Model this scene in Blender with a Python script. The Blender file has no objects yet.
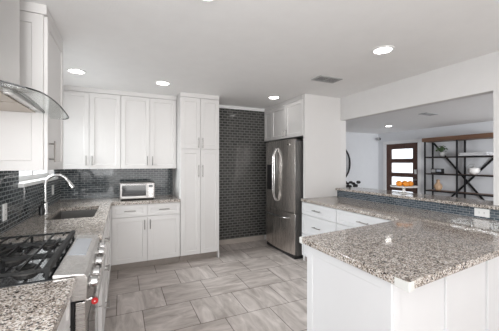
import bpy, bmesh, math, random
from mathutils import Vector, Matrix, noise
random.seed(7)
PI = math.pi
C = bpy.context.scene.collection
S = bpy.context.scene

# ------------------------------------------------------------------ camera
FPX, YAW = 280.0, math.radians(24.48)
cd = bpy.data.cameras.new('camera')
cam = bpy.data.objects.new('camera', cd); C.objects.link(cam)
cam.location = (0, 0, 1.42)
cam.rotation_euler = (PI/2, 0, -YAW)
cd.sensor_width = 36; cd.lens = 36*FPX/499
cd.shift_y = -2.0/499
cd.clip_start = 0.02
S.camera = cam

# ------------------------------------------------------------------ world, lamps, exposure
w = bpy.data.worlds.new('daylight'); S.world = w; w.use_nodes = True
bg = w.node_tree.nodes['Background']
bg.inputs['Color'].default_value = (0.96, 0.98, 1.0, 1)
bg.inputs['Strength'].default_value = 1.2
S.view_settings.view_transform = 'Standard'
S.view_settings.look = 'None'
S.view_settings.gamma = 1.0
S.view_settings.use_curve_mapping = False
S.view_settings.exposure = 0.57

def area_light(name, loc, rot, sx, sy, power, col=(1, 1, 1), shape='RECTANGLE', spread=PI):
    l = bpy.data.lights.new(name, 'AREA'); l.shape = shape; l.size = sx
    if shape == 'RECTANGLE': l.size_y = sy
    l.energy = power; l.color = col; l.spread = spread
    o = bpy.data.objects.new(name, l); C.objects.link(o)
    o.location = loc; o.rotation_euler = rot
    return o
# daylight through the sink window; the other three lamps are added fill without windows
area_light('sink_window_daylight', (-2.1, 3.9, 2.5), Vector((3.1, -2.0, -1.95)).to_track_quat('-Z', 'Y').to_euler(), 1.3, 1.3, 85, (0.95, 0.98, 1.0), 'RECTANGLE', math.radians(120))
area_light('rear_fill', (1.2, -5.6, 1.25), (PI/2, 0, 0), 3.6, 2.1, 105, (1.0, 0.985, 0.965))  # added soft fill at the open end behind the camera
area_light('left_side_fill', (-0.70, 0.1, 1.6), (0, -PI/2, math.radians(36)), 1.1, 1.5, 48, (0.97, 0.985, 1.0))  # added lamp on the bare left wall, no window there
area_light('living_room_fill', (4.6, -2.5, 1.3), (PI/2, 0, -0.51), 2.4, 2.0, 62, (0.95, 0.97, 1.0), 'RECTANGLE', math.radians(84))  # added fill for the living room, aimed away from the partition

# ------------------------------------------------------------------ materials
def nodes_of(m):
    m.use_nodes = True
    nt = m.node_tree
    return nt, nt.nodes['Principled BSDF']
def lnk(nt, a, b): nt.links.new(a, b)
def mat(name, col, rough=0.5, metal=0.0, bump=0.0, bscale=60, var=0.03, vscale=8, spec=None, emit=None, estr=0):
    m = bpy.data.materials.new(name); nt, p = nodes_of(m)
    tc = nt.nodes.new('ShaderNodeTexCoord')
    n = nt.nodes.new('ShaderNodeTexNoise'); n.inputs['Scale'].default_value = vscale; n.inputs['Detail'].default_value = 3
    lnk(nt, tc.outputs['Object'], n.inputs['Vector'])
    mx = nt.nodes.new('ShaderNodeMix'); mx.data_type = 'RGBA'
    a = tuple(max(0, c*(1-var)) for c in col); b = tuple(min(1, c*(1+var)) for c in col)
    mx.inputs['A'].default_value = (*a, 1); mx.inputs['B'].default_value = (*b, 1)
    lnk(nt, n.outputs['Fac'], mx.inputs['Factor']); lnk(nt, mx.outputs['Result'], p.inputs['Base Color'])
    p.inputs['Roughness'].default_value = rough; p.inputs['Metallic'].default_value = metal
    if spec is not None: p.inputs['Specular IOR Level'].default_value = spec
    if bump:
        n2 = nt.nodes.new('ShaderNodeTexNoise'); n2.inputs['Scale'].default_value = bscale; n2.inputs['Detail'].default_value = 4
        lnk(nt, tc.outputs['Object'], n2.inputs['Vector'])
        bp = nt.nodes.new('ShaderNodeBump'); bp.inputs['Strength'].default_value = bump; bp.inputs['Distance'].default_value = 0.004
        lnk(nt, n2.outputs['Fac'], bp.inputs['Height']); lnk(nt, bp.outputs['Normal'], p.inputs['Normal'])
    if emit:
        p.inputs['Emission Color'].default_value = (*emit, 1); p.inputs['Emission Strength'].default_value = estr
    return m

def steel(name, col, rough, axis=2, streak=0.12):
    """brushed metal: noise stretched along one axis"""
    m = bpy.data.materials.new(name); nt, p = nodes_of(m)
    tc = nt.nodes.new('ShaderNodeTexCoord'); mp = nt.nodes.new('ShaderNodeMapping')
    sc = [300, 300, 300]; sc[axis] = 4; mp.inputs['Scale'].default_value = sc
    n = nt.nodes.new('ShaderNodeTexNoise'); n.inputs['Scale'].default_value = 1
    lnk(nt, tc.outputs['Object'], mp.inputs['Vector']); lnk(nt, mp.outputs['Vector'], n.inputs['Vector'])
    mr = nt.nodes.new('ShaderNodeMapRange'); mr.inputs['To Min'].default_value = rough-streak/2; mr.inputs['To Max'].default_value = rough+streak/2
    lnk(nt, n.outputs['Fac'], mr.inputs['Value']); lnk(nt, mr.outputs['Result'], p.inputs['Roughness'])
    p.inputs['Base Color'].default_value = (*col, 1); p.inputs['Metallic'].default_value = 1
    return m

def granite():
    m = bpy.data.materials.new('speckled_granite'); nt, p = nodes_of(m)
    tc = nt.nodes.new('ShaderNodeTexCoord')
    nz = nt.nodes.new('ShaderNodeTexNoise'); nz.inputs['Scale'].default_value = 70; nz.inputs['Detail'].default_value = 2
    lnk(nt, tc.outputs['Object'], nz.inputs['Vector'])
    ad = nt.nodes.new('ShaderNodeMix'); ad.data_type = 'RGBA'; ad.blend_type = 'LINEAR_LIGHT'; ad.inputs['Factor'].default_value = 0.008
    lnk(nt, tc.outputs['Object'], ad.inputs['A']); lnk(nt, nz.outputs['Color'], ad.inputs['B'])
    v = nt.nodes.new('ShaderNodeTexVoronoi'); v.inputs['Scale'].default_value = 185
    lnk(nt, ad.outputs['Result'], v.inputs['Vector'])
    sp = nt.nodes.new('ShaderNodeSeparateColor'); lnk(nt, v.outputs['Color'], sp.inputs['Color'])
    # larger clouds bias where dark grains gather
    cl = nt.nodes.new('ShaderNodeTexNoise'); cl.inputs['Scale'].default_value = 22; cl.inputs['Detail'].default_value = 3
    lnk(nt, tc.outputs['Object'], cl.inputs['Vector'])
    ma = nt.nodes.new('ShaderNodeMath'); ma.operation = 'MULTIPLY_ADD'; ma.inputs[1].default_value = 0.6; ma.inputs[2].default_value = -0.30
    lnk(nt, cl.outputs['Fac'], ma.inputs[0])
    mb = nt.nodes.new('ShaderNodeMath'); mb.operation = 'ADD'
    lnk(nt, sp.outputs['Red'], mb.inputs[0]); lnk(nt, ma.outputs['Value'], mb.inputs[1])
    r = nt.nodes.new('ShaderNodeValToRGB'); r.color_ramp.interpolation = 'CONSTANT'
    e = r.color_ramp.elements
    e[0].position = 0; e[0].color = (0.03, 0.025, 0.023, 1)
    e[1].position = 0.15; e[1].color = (0.15, 0.12, 0.10, 1)
    for pos, c in ((0.27, (0.29, 0.24, 0.20)), (0.48, (0.44, 0.385, 0.34)), (0.70, (0.64, 0.60, 0.56))):
        x = e.new(pos); x.color = (*c, 1)
    lnk(nt, mb.outputs['Value'], r.inputs['Fac']); lnk(nt, r.outputs['Color'], p.inputs['Base Color'])
    p.inputs['Roughness'].default_value = 0.08; p.inputs['Specular IOR Level'].default_value = 0.35
    return m

def brick_mat(name, ax, ay, bw, bh, mortar, c1, c2, cm, rough, rough_m=0.6, off=(0, 0), grain=False, bias=0.0, offset=0.5, bump=0.25):
    m = bpy.data.materials.new(name); nt, p = nodes_of(m)
    tc = nt.nodes.new('ShaderNodeTexCoord'); s = nt.nodes.new('ShaderNodeSeparateXYZ'); lnk(nt, tc.outputs['Object'], s.inputs['Vector'])
    cb = nt.nodes.new('ShaderNodeCombineXYZ')
    lnk(nt, s.outputs[ax], cb.inputs['X']); lnk(nt, s.outputs[ay], cb.inputs['Y'])
    mp = nt.nodes.new('ShaderNodeMapping'); mp.inputs['Location'].default_value = (-off[0], -off[1], 0)
    lnk(nt, cb.outputs['Vector'], mp.inputs['Vector'])
    b = nt.nodes.new('ShaderNodeTexBrick'); b.offset = offset; b.offset_frequency = 2; b.squash = 1
    b.inputs['Scale'].default_value = 1; b.inputs['Brick Width'].default_value = bw; b.inputs['Row Height'].default_value = bh
    b.inputs['Mortar Size'].default_value = mortar; b.inputs['Mortar Smooth'].default_value = 0.1; b.inputs['Bias'].default_value = bias
    b.inputs['Color1'].default_value = (*c1, 1); b.inputs['Color2'].default_value = (*c2, 1); b.inputs['Mortar'].default_value = (*cm, 1)
    lnk(nt, mp.outputs['Vector'], b.inputs['Vector'])
    col = b.outputs['Color']
    if grain:
        # veined stone: streaks that run one way in some tiles and the other way in others
        outs = []
        for sc in ((2.2, 9, 1), (9, 2.2, 1)):
            m2 = nt.nodes.new('ShaderNodeMapping'); m2.inputs['Scale'].default_value = sc; m2.inputs['Rotation'].default_value = (0, 0, 0.5)
            lnk(nt, cb.outputs['Vector'], m2.inputs['Vector'])
            n = nt.nodes.new('ShaderNodeTexNoise'); n.inputs['Scale'].default_value = 1.0; n.inputs['Detail'].default_value = 6; n.inputs['Roughness'].default_value = 0.62; n.inputs['Distortion'].default_value = 0.9
            lnk(nt, m2.outputs['Vector'], n.inputs['Vector']); outs.append(n.outputs['Fac'])
        b2 = nt.nodes.new('ShaderNodeTexBrick'); b2.offset = offset; b2.offset_frequency = 2
        for k in ('Scale', 'Brick Width', 'Row Height'): b2.inputs[k].default_value = b.inputs[k].default_value
        b2.inputs['Mortar Size'].default_value = 0
        b2.inputs['Color1'].default_value = (0, 0, 0, 1); b2.inputs['Color2'].default_value = (1, 1, 1, 1)
        lnk(nt, mp.outputs['Vector'], b2.inputs['Vector'])
        gt = nt.nodes.new('ShaderNodeMath'); gt.operation = 'GREATER_THAN'; gt.inputs[1].default_value = 0.5
        lnk(nt, b2.outputs['Color'], gt.inputs[0])
        mf = nt.nodes.new('ShaderNodeMix'); mf.data_type = 'FLOAT'
        lnk(nt, gt.outputs['Value'], mf.inputs['Factor']); lnk(nt, outs[0], mf.inputs['A']); lnk(nt, outs[1], mf.inputs['B'])
        rr = nt.nodes.new('ShaderNodeValToRGB'); e = rr.color_ramp.elements
        e[0].position = 0.34; e[0].color = (0.68, 0.655, 0.635, 1); e[1].position = 0.66; e[1].color = (1.24, 1.24, 1.24, 1)
        lnk(nt, mf.outputs['Result'], rr.inputs['Fac'])
        mu = nt.nodes.new('ShaderNodeMix'); mu.data_type = 'RGBA'; mu.blend_type = 'MULTIPLY'; mu.inputs['Factor'].default_value = 1
        lnk(nt, col, mu.inputs['A']); lnk(nt, rr.outputs['Color'], mu.inputs['B']); col = mu.outputs['Result']
    lnk(nt, col, p.inputs['Base Color'])
    mr = nt.nodes.new('ShaderNodeMapRange'); mr.inputs['To Min'].default_value = rough; mr.inputs['To Max'].default_value = rough_m
    p.inputs['Specular IOR Level'].default_value = 0.28
    lnk(nt, b.outputs['Fac'], mr.inputs['Value']); lnk(nt, mr.outputs['Result'], p.inputs['Roughness'])
    bp = nt.nodes.new('ShaderNodeBump'); bp.invert = True; bp.inputs['Strength'].default_value = bump; bp.inputs['Distance'].default_value = 0.002
    lnk(nt, b.outputs['Fac'], bp.inputs['Height']); lnk(nt, bp.outputs['Normal'], p.inputs['Normal'])
    return m

def wood(name, c1, c2, axis=1, rough=0.5):
    m = bpy.data.materials.new(name); nt, p = nodes_of(m)
    tc = nt.nodes.new('ShaderNodeTexCoord'); mp = nt.nodes.new('ShaderNodeMapping')
    sc = [30, 30, 30]; sc[axis] = 2; mp.inputs['Scale'].default_value = sc
    n = nt.nodes.new('ShaderNodeTexNoise'); n.inputs['Scale'].default_value = 1; n.inputs['Detail'].default_value = 5
    lnk(nt, tc.outputs['Object'], mp.inputs['Vector']); lnk(nt, mp.outputs['Vector'], n.inputs['Vector'])
    r = nt.nodes.new('ShaderNodeValToRGB'); e = r.color_ramp.elements
    e[0].position = 0.3; e[0].color = (*c1, 1); e[1].position = 0.7; e[1].color = (*c2, 1)
    lnk(nt, n.outputs['Fac'], r.inputs['Fac']); lnk(nt, r.outputs['Color'], p.inputs['Base Color'])
    p.inputs['Roughness'].default_value = rough
    return m

def clear_glass(name, tint=(0.95, 0.98, 0.97), reflect=0.1, diffuse=0.0):
    m = bpy.data.materials.new(name); m.use_nodes = True; nt = m.node_tree
    for n in list(nt.nodes):
        if n.type == 'BSDF_PRINCIPLED': nt.nodes.remove(n)
    out = nt.nodes['Material Output']
    t = nt.nodes.new('ShaderNodeBsdfTransparent'); t.inputs['Color'].default_value = (*tint, 1)
    g = nt.nodes.new('ShaderNodeBsdfGlossy'); g.inputs['Roughness'].default_value = 0.03
    lw = nt.nodes.new('ShaderNodeLayerWeight'); lw.inputs['Blend'].default_value = 0.5
    pw = nt.nodes.new('ShaderNodeMath'); pw.operation = 'POWER'; pw.inputs[1].default_value = 4; lnk(nt, lw.outputs['Facing'], pw.inputs[0])
    fr = nt.nodes.new('ShaderNodeMath'); fr.operation = 'MULTIPLY_ADD'; fr.inputs[1].default_value = 0.5; fr.inputs[2].default_value = reflect; lnk(nt, pw.outputs['Value'], fr.inputs[0])
    mx = nt.nodes.new('ShaderNodeMixShader'); lnk(nt, fr.outputs['Value'], mx.inputs['Fac'])
    lnk(nt, t.outputs['BSDF'], mx.inputs[1]); lnk(nt, g.outputs['BSDF'], mx.inputs[2])
    last = mx.outputs['Shader']
    if diffuse:
        d = nt.nodes.new('ShaderNodeBsdfTranslucent'); d.inputs['Color'].default_value = (1, 1, 1, 1)
        m2 = nt.nodes.new('ShaderNodeMixShader'); m2.inputs['Fac'].default_value = diffuse
        lnk(nt, last, m2.inputs[1]); lnk(nt, d.outputs['BSDF'], m2.inputs[2]); last = m2.outputs['Shader']
    lnk(nt, last, out.inputs['Surface'])
    return m

M = {}
M['wall'] = mat('white_wall_paint', (0.72, 0.71, 0.705), 0.65, bump=0.15, bscale=90)
M['ceiling'] = mat('ceiling_paint', (0.88, 0.875, 0.87), 0.8, bump=0.35, bscale=70)
M['far_wall'] = mat('pale_grey_wall_paint', (0.68, 0.69, 0.71), 0.7, bump=0.1)
M['trim'] = mat('white_trim_paint', (0.78, 0.78, 0.78), 0.4)
M['cab'] = mat('white_cabinet_paint', (0.70, 0.685, 0.675), 0.38, var=0.015)
M['pen'] = mat('white_peninsula_paint', (0.70, 0.70, 0.71), 0.38, var=0.015)
M['toe'] = mat('stone_toe_kick', (0.27, 0.235, 0.21), 0.5, var=0.2, vscale=12)
M['stone_base'] = mat('stone_baseboard', (0.46, 0.41, 0.37), 0.4, var=0.15, vscale=10)
M['granite'] = granite()
TILE = dict(bw=0.082, bh=0.032, mortar=0.0028, c1=(0.016, 0.023, 0.029), c2=(0.050, 0.064, 0.074), cm=(0.33, 0.345, 0.34), rough=0.07)
M['tile_back'] = brick_mat('glass_mosaic_tile', 'X', 'Z', **TILE)
M['tile_left'] = brick_mat('glass_mosaic_tile_side', 'Y', 'Z', **TILE)
T2 = dict(TILE); T2.update(bw=0.056, bh=0.024, mortar=0.0018, c1=(0.045, 0.06, 0.075), c2=(0.10, 0.122, 0.148), cm=(0.27, 0.28, 0.29))
M['tile_bar'] = brick_mat('blue_grey_mosaic_tile', 'Y', 'Z', **T2)
T3 = dict(TILE); T3.update(bw=0.094, bh=0.047, mortar=0.006, c1=(0.035, 0.036, 0.034), c2=(0.07, 0.068, 0.063), cm=(0.17, 0.167, 0.16), rough=0.10)  # same tile made greyer: its glossy reflection is put into the colour
M['tile_alcove'] = brick_mat('reflection_grey_mosaic_tile', 'X', 'Z', **T3)
M['floor'] = brick_mat('stone_floor_tile', 'X', 'Y', 0.457, 0.457, 0.004, (0.455, 0.41, 0.385), (0.545, 0.50, 0.475), (0.20, 0.175, 0.16), 0.33, 0.7, off=(0.18, 3.350-0.457*7), grain=True, bump=0.15)
M['steel'] = steel('brushed_steel', (0.52, 0.50, 0.485), 0.28, axis=1)
M['fridge_steel'] = steel('fridge_steel', (0.72, 0.675, 0.64), 0.28, axis=2)
M['fridge_side'] = mat('fridge_grey_side', (0.16, 0.155, 0.15), 0.45, metal=0.6)
M['nickel'] = steel('brushed_nickel', (0.36, 0.345, 0.33), 0.3, axis=2)
M['hood_steel'] = mat('hood_satin_steel', (0.66, 0.65, 0.64), 0.36, metal=1, var=0.01)
M['toaster_steel'] = steel('toaster_steel', (0.30, 0.29, 0.285), 0.34, axis=0)
M['chrome'] = steel('polished_steel', (0.64, 0.64, 0.64), 0.16, axis=0, streak=0.06)
M['sink'] = mat('dark_composite_sink', (0.085, 0.08, 0.075), 0.4)
M['iron'] = mat('black_cast_iron', (0.014, 0.014, 0.014), 0.5, spec=0.3)
M['black'] = mat('black_plastic', (0.015, 0.015, 0.016), 0.3)
M['blackmetal'] = mat('black_metal', (0.02, 0.02, 0.022), 0.45, metal=0.3)
M['screen'] = mat('grey_touch_panel', (0.42, 0.45, 0.50), 0.12)
M['oven_glass'] = mat('dark_oven_glass', (0.03, 0.03, 0.032), 0.06)
M['red'] = mat('red_badge', (0.42, 0.012, 0.014), 0.3)
M['white_plastic'] = mat('white_plastic', (0.85, 0.85, 0.84), 0.3)
M['white_rubber'] = mat('white_foam_guard', (0.66, 0.66, 0.64), 0.6)
M['lamp'] = mat('lamp_lens', (1, 1, 1), 0.5, emit=(1.0, 0.97, 0.93), estr=12.5)
M['vent'] = mat('grey_vent_metal', (0.40, 0.40, 0.40), 0.5)
M['vent_dark'] = mat('dark_duct', (0.03, 0.03, 0.03), 0.9)
M['wood_door'] = wood('dark_red_wood', (0.055, 0.022, 0.014), (0.105, 0.045, 0.028), axis=2)
M['wood_shelf'] = wood('rustic_shelf_wood', (0.11, 0.055, 0.032), (0.21, 0.115, 0.07), axis=1)
M['wood_light'] = wood('light_turned_wood', (0.42, 0.27, 0.16), (0.58, 0.40, 0.26), axis=2)
M['glass'] = clear_glass('hood_glass', (0.95, 0.97, 0.965), 0.025)
M['window_glass'] = clear_glass('window_glass', (0.98, 0.99, 0.99), 0.03)
M['frosted'] = clear_glass('frosted_door_glass', (0.93, 0.96, 1.0), 0.02, 0.35)
M['mirror'] = mat('mirror_silver', (0.75, 0.76, 0.77), 0.05, metal=1)
M['orange'] = mat('orange_peel', (0.80, 0.28, 0.02), 0.45, bump=0.3, bscale=300, var=0.08)
M['ceramic'] = mat('white_ceramic', (0.78, 0.76, 0.74), 0.2)
M['leaf'] = mat('green_leaves', (0.07, 0.12, 0.05), 0.6, var=0.3)
M['dark_leaf'] = mat('dark_purple_leaves', (0.014, 0.010, 0.012), 0.5)
M['cloth'] = mat('white_folded_linen', (0.66, 0.66, 0.67), 0.9, bump=0.3)
M['stonepot'] = mat('grey_stone_pot', (0.42, 0.42, 0.41), 0.7, var=0.1)
M['hood_filter'] = steel('hood_filter_steel', (0.50, 0.44, 0.38), 0.35, axis=0)  # brown tint paints reflected wood colour into the steel
M['lcd'] = mat('dim_display', (0.02, 0.03, 0.035), 0.15)

# ------------------------------------------------------------------ mesh helpers
class MB:
    def __init__(s): s.bm = bmesh.new()
    def quad(s, *p):
        return s.bm.faces.new([s.bm.verts.new(q) for q in p])
    def box(s, x0, y0, z0, x1, y1, z1):
        v = [s.bm.verts.new(p) for p in ((x0,y0,z0),(x1,y0,z0),(x1,y1,z0),(x0,y1,z0),(x0,y0,z1),(x1,y0,z1),(x1,y1,z1),(x0,y1,z1))]
        for f in ((0,3,2,1),(4,5,6,7),(0,1,5,4),(1,2,6,5),(2,3,7,6),(3,0,4,7)): s.bm.faces.new([v[i] for i in f])
        return s
    def prism(s, poly, a, b, axis='z'):
        def P(p, t):
            if axis == 'z': return (p[0], p[1], t)
            if axis == 'x': return (t, p[0], p[1])
            return (p[0], t, p[1])
        A = [s.bm.verts.new(P(p, a)) for p in poly]; B = [s.bm.verts.new(P(p, b)) for p in poly]
        n = len(poly)
        s.bm.faces.new(A[::-1]); s.bm.faces.new(B)
        for i in range(n): s.bm.faces.new((A[i], A[(i+1) % n], B[(i+1) % n], B[i]))
        return s
    def tube(s, path, r, n=8, closed=False):
        path = [Vector(p) for p in path]; m = len(path); rings = []
        rr = r if isinstance(r, (list, tuple)) else [r]*m
        up = None
        for i, p in enumerate(path):
            if closed: t = (path[(i+1) % m]-path[i-1]).normalized()
            else: t = (path[min(i+1, m-1)]-path[max(i-1, 0)]).normalized()
            if up is None:
                up = Vector((0, 0, 1)) if abs(t.z) < 0.9 else Vector((1, 0, 0))
            a = (up - t*up.dot(t)).normalized(); b = t.cross(a); up = a
            rings.append([s.bm.verts.new(p + rr[i]*(math.cos(2*PI*k/n)*a + math.sin(2*PI*k/n)*b)) for k in range(n)])
        for i in range(m if closed else m-1):
            A, B = rings[i], rings[(i+1) % m]
            for k in range(n): s.bm.faces.new((A[k], A[(k+1) % n], B[(k+1) % n], B[k]))
        if not closed: s.bm.faces.new(rings[0][::-1]); s.bm.faces.new(rings[-1])
        return s
    def bar(s, p, q, w, h):
        """square bar from p to q, w sideways and h up"""
        p, q = Vector(p), Vector(q); t = (q-p).normalized()
        up = Vector((0, 0, 1)) if abs(t.z) < 0.95 else Vector((0, 1, 0))
        a = t.cross(up).normalized(); b = a.cross(t)
        A = [s.bm.verts.new(p + a*w/2*i + b*h/2*j) for i, j in ((-1,-1),(1,-1),(1,1),(-1,1))]
        B = [s.bm.verts.new(q + a*w/2*i + b*h/2*j) for i, j in ((-1,-1),(1,-1),(1,1),(-1,1))]
        s.bm.faces.new(A[::-1]); s.bm.faces.new(B)
        for i in range(4): s.bm.faces.new((A[i], A[(i+1) % 4], B[(i+1) % 4], B[i]))
        return s
    def lathe(s, prof, c=(0, 0, 0), n=24, axis='z'):
        def P(r, h, k):
            x, y = r*math.cos(2*PI*k/n), r*math.sin(2*PI*k/n)
            if axis == 'z': v = (x, y, h)
            elif axis == 'x': v = (h, x, y)
            else: v = (x, h, y)
            return (c[0]+v[0], c[1]+v[1], c[2]+v[2])
        rings = []
        for r, h in prof:
            rings.append([s.bm.verts.new(P(0, h, 0))] if r < 1e-6 else [s.bm.verts.new(P(r, h, k)) for k in range(n)])
        for A, B in zip(rings, rings[1:]):
            if len(A) == 1 and len(B) == 1: continue
            for k in range(n):
                k2 = (k+1) % n
                if len(A) == 1: s.bm.faces.new((A[0], B[k2], B[k]))
                elif len(B) == 1: s.bm.faces.new((A[k], A[k2], B[0]))
                else: s.bm.faces.new((A[k], A[k2], B[k2], B[k]))
        if prof[0] == prof[-1]: return s
        for R, fl in ((rings[0], True), (rings[-1], False)):
            if len(R) > 1: s.bm.faces.new(R[::-1] if fl else R)
        return s
    def blob(s, c, r, sub=2, amp=0.0, sc=(1, 1, 1), f=6):
        g = bmesh.ops.create_icosphere(s.bm, subdivisions=sub, radius=1)
        for v in g['verts']:
            d = 1 + amp*noise.noise(v.co*f + Vector(c)*13)
            v.co = Vector((c[0]+v.co.x*r*sc[0]*d, c[1]+v.co.y*r*sc[1]*d, c[2]+v.co.z*r*sc[2]*d))
        return s
    def shaker(s, x0, x1, z0, z1, st=0.057, th=0.02, dep=0.009, y=0.0):
        """door slab with a recessed centre panel; face looks to -y, back at y"""
        yf = y-th; bv = 0.004
        s_ = st
        if (x1-x0) < 3*st: s_ = (x1-x0)*0.28
        sz = min(s_, (z1-z0)*0.28)
        def ring(i, j, yy): return [s.bm.verts.new(p) for p in ((x0+i,yy,z0+j),(x1-i,yy,z0+j),(x1-i,yy,z1-j),(x0+i,yy,z1-j))]
        R = [ring(0, 0, y), ring(0, 0, yf+0.0015), ring(0.0015, 0.0015, yf), ring(s_, sz, yf), ring(s_+bv, sz+bv, yf+dep)]
        s.bm.faces.new(R[0][::-1])
        for A, B in zip(R, R[1:]):
            for k in range(4): s.bm.faces.new((A[k], A[(k+1) % 4], B[(k+1) % 4], B[k]))
        s.bm.faces.new(R[-1])
        return s
    def build(s, name, m, parent=None, smooth=False, bevel=0, segs=2, label=None):
        bmesh.ops.recalc_face_normals(s.bm, faces=s.bm.faces[:])
        me = bpy.data.meshes.new(name); s.bm.to_mesh(me); s.bm.free()
        me.materials.append(M[m] if isinstance(m, str) else m)
        if smooth:
            for p in me.polygons: p.use_smooth = True
        o = bpy.data.objects.new(name, me); C.objects.link(o)
        if parent: o.parent = parent
        if bevel:
            b = o.modifiers.new('bevel', 'BEVEL'); b.width = bevel; b.segments = segs; b.limit_method = 'ANGLE'; b.angle_limit = 0.6
        if smooth:
            try:
                me.set_sharp_from_angle(angle=0.7)
            except Exception: pass
        if label: o['label'] = label
        return o

def tag(o, label=None, cat=None, group=None, kind=None):
    if label: o['label'] = label
    if cat: o['category'] = cat
    if group: o['group'] = group
    if kind: o['kind'] = kind
    return o
def thing(name, label, cat, loc=(0, 0, 0), rz=0, group=None):
    o = bpy.data.objects.new(name, None); C.objects.link(o); o.empty_display_size = 0.1
    o.location = loc; o.rotation_euler = (0, 0, rz)
    return tag(o, label, cat, group)
def struct(name, mb, m, **k):
    return tag(mb.build(name, m, **k), kind='structure')
def dup(root, loc=None, rz=None, label=None, group=None):
    r = root.copy(); C.objects.link(r)
    if loc is not None: r.location = loc
    if rz is not None: r.rotation_euler = (0, 0, rz)
    if label: r['label'] = label
    if group: r['group'] = group
    for ch in list(root.children):
        c = ch.copy(); C.objects.link(c); c.parent = r
        for g in list(ch.children):
            d = g.copy(); C.objects.link(d); d.parent = c
    return r
FACE_LEFT, FACE_RIGHT = -PI/2, PI/2     # cabinet fronts looking to -X / +X

# ------------------------------------------------------------------ the room
XL, YB, XR, ZC = -0.79, 4.66, 3.10, 2.44
YN = -6.0                         # the kitchen stays open to the dining side behind the camera
FX, FY, FZ = 7.6, 6.56, 2.38      # living room beyond the bar
struct('floor', MB().box(XL-0.15, YN, -0.12, FX+0.15, FY+0.15, 0), 'floor')
struct('ceiling', MB().box(XL-0.15, YN, ZC, 3.175, YB+0.15, ZC+0.12), 'ceiling')
struct('ceiling', MB().box(3.175, YN, FZ, FX+0.15, FY+0.15, FZ+0.18), 'ceiling')
# left wall with the window over the sink
W0, W1, WZ0, WZ1 = 2.92, 4.28, 1.255, 2.15
mb = MB().box(XL-0.15, YN, 0, XL, W0, ZC).box(XL-0.15, W1, 0, XL, YB+0.15, ZC).box(XL-0.15, W0, 0, XL, W1, WZ0).box(XL-0.15, W0, WZ1, XL, W1, ZC)
wl = struct('wall_left', mb, 'wall')
mb = MB().box(XL, 0.2, 0.917, XL+0.008, W0, 1.40).box(XL, W0, 0.917, XL+0.008, W1, WZ0-0.035).box(XL, W1, 0.917, XL+0.008, YB-0.001, 1.36)
mb.build('tile_backsplash', 'tile_left', wl, label='dark blue-grey mosaic tile')
win = tag(MB().box(XL-0.11, W0, WZ0, XL-0.06, W0+0.05, WZ1).box(XL-0.11, W1-0.05, WZ0, XL-0.06, W1, WZ1).box(XL-0.11, W0+0.05, WZ0, XL-0.06, W1-0.05, WZ0+0.05)
      .box(XL-0.11, W0+0.05, WZ1-0.05, XL-0.06, W1-0.05, WZ1).box(XL-0.11, 3.58, WZ0+0.05, XL-0.06, 3.62, WZ1-0.05).build('window_1', 'trim'), kind='structure')
MB().box(XL-0.09, W0+0.05, WZ0+0.05, XL-0.084, 3.58, WZ1-0.05).build('pane', 'window_glass', win)
MB().box(XL-0.09, 3.62, WZ0+0.05, XL-0.084, W1-0.05, WZ1-0.05).build('pane', 'window_glass', win)
MB().box(XL-0.06, W0-0.02, WZ0-0.035, XL+0.045, W1+0.02, WZ0-0.001).build('window_sill', 'trim', win, bevel=0.004)
# back wall
wb = struct('wall_back', MB().box(XL, YB, 0, 3.21, YB+0.15, ZC), 'wall')
MB().box(XL+0.009, YB-0.008, 0.917, 0.75, YB, 1.36).build('tile_backsplash', 'tile_back', wb, label='dark blue-grey mosaic tile')
MB().box(1.336, YB-0.008, 0.085, 3.09, YB, 2.385).build('tile_panel', 'tile_alcove', wb, label='mosaic tile from floor to ceiling, greyed by painted-in reflection')
struct('baseboard_back', MB().box(1.336, YB-0.016, 0.001, 2.42, YB-0.0005, 0.084), 'stone_base')
struct('trim_1', MB().box(1.336, YB-0.03, 2.386, 2.42, YB-0.0005, ZC-0.001), 'trim')
# right wall: pier by the refrigerator, header over the pass-through, pony wall with raised tile, wall nearer than the opening
OY0, OY1, OZ = 1.41, 3.384, 2.09
mb = MB().box(XR, OY1, 1.011, XR+0.11, YB, ZC).box(XR, YN, 1.011, XR+0.11, OY0, ZC).box(XR, OY0, OZ, XR+0.11, OY1, ZC)
mb.box(XR, OY1, 0, XR+0.11, YB, 1.011)
mb.box(3.038, 0.3, 0, XR+0.11, OY1-0.004, 1.011).box(XR, YN, 0, XR+0.11, 0.3, 1.011)
wr = struct('wall_right', mb, 'wall')
MB().box(3.03, 0.3, 0.915, 3.038, 3.378, 1.011).build('tile_backsplash', 'tile_bar', wr, label='blue-grey mosaic tile under the raised bar')
# living room shell
struct('wall_far_left', MB().box(3.21, FY, 0, FX+0.15, FY+0.15, FZ), 'far_wall')
struct('wall_side_left', MB().box(3.10, YB+0.151, 0, 3.21, FY, FZ), 'far_wall')
DY0, DY1, DZ = 5.22, 6.27, 2.02
mb = MB().box(FX, YN, 0, FX+0.15, DY0, FZ).box(FX, DY1, 0, FX+0.15, FY, FZ).box(FX, DY0, DZ, FX+0.15, DY1, FZ)
struct('wall_far', mb, 'far_wall')

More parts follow.
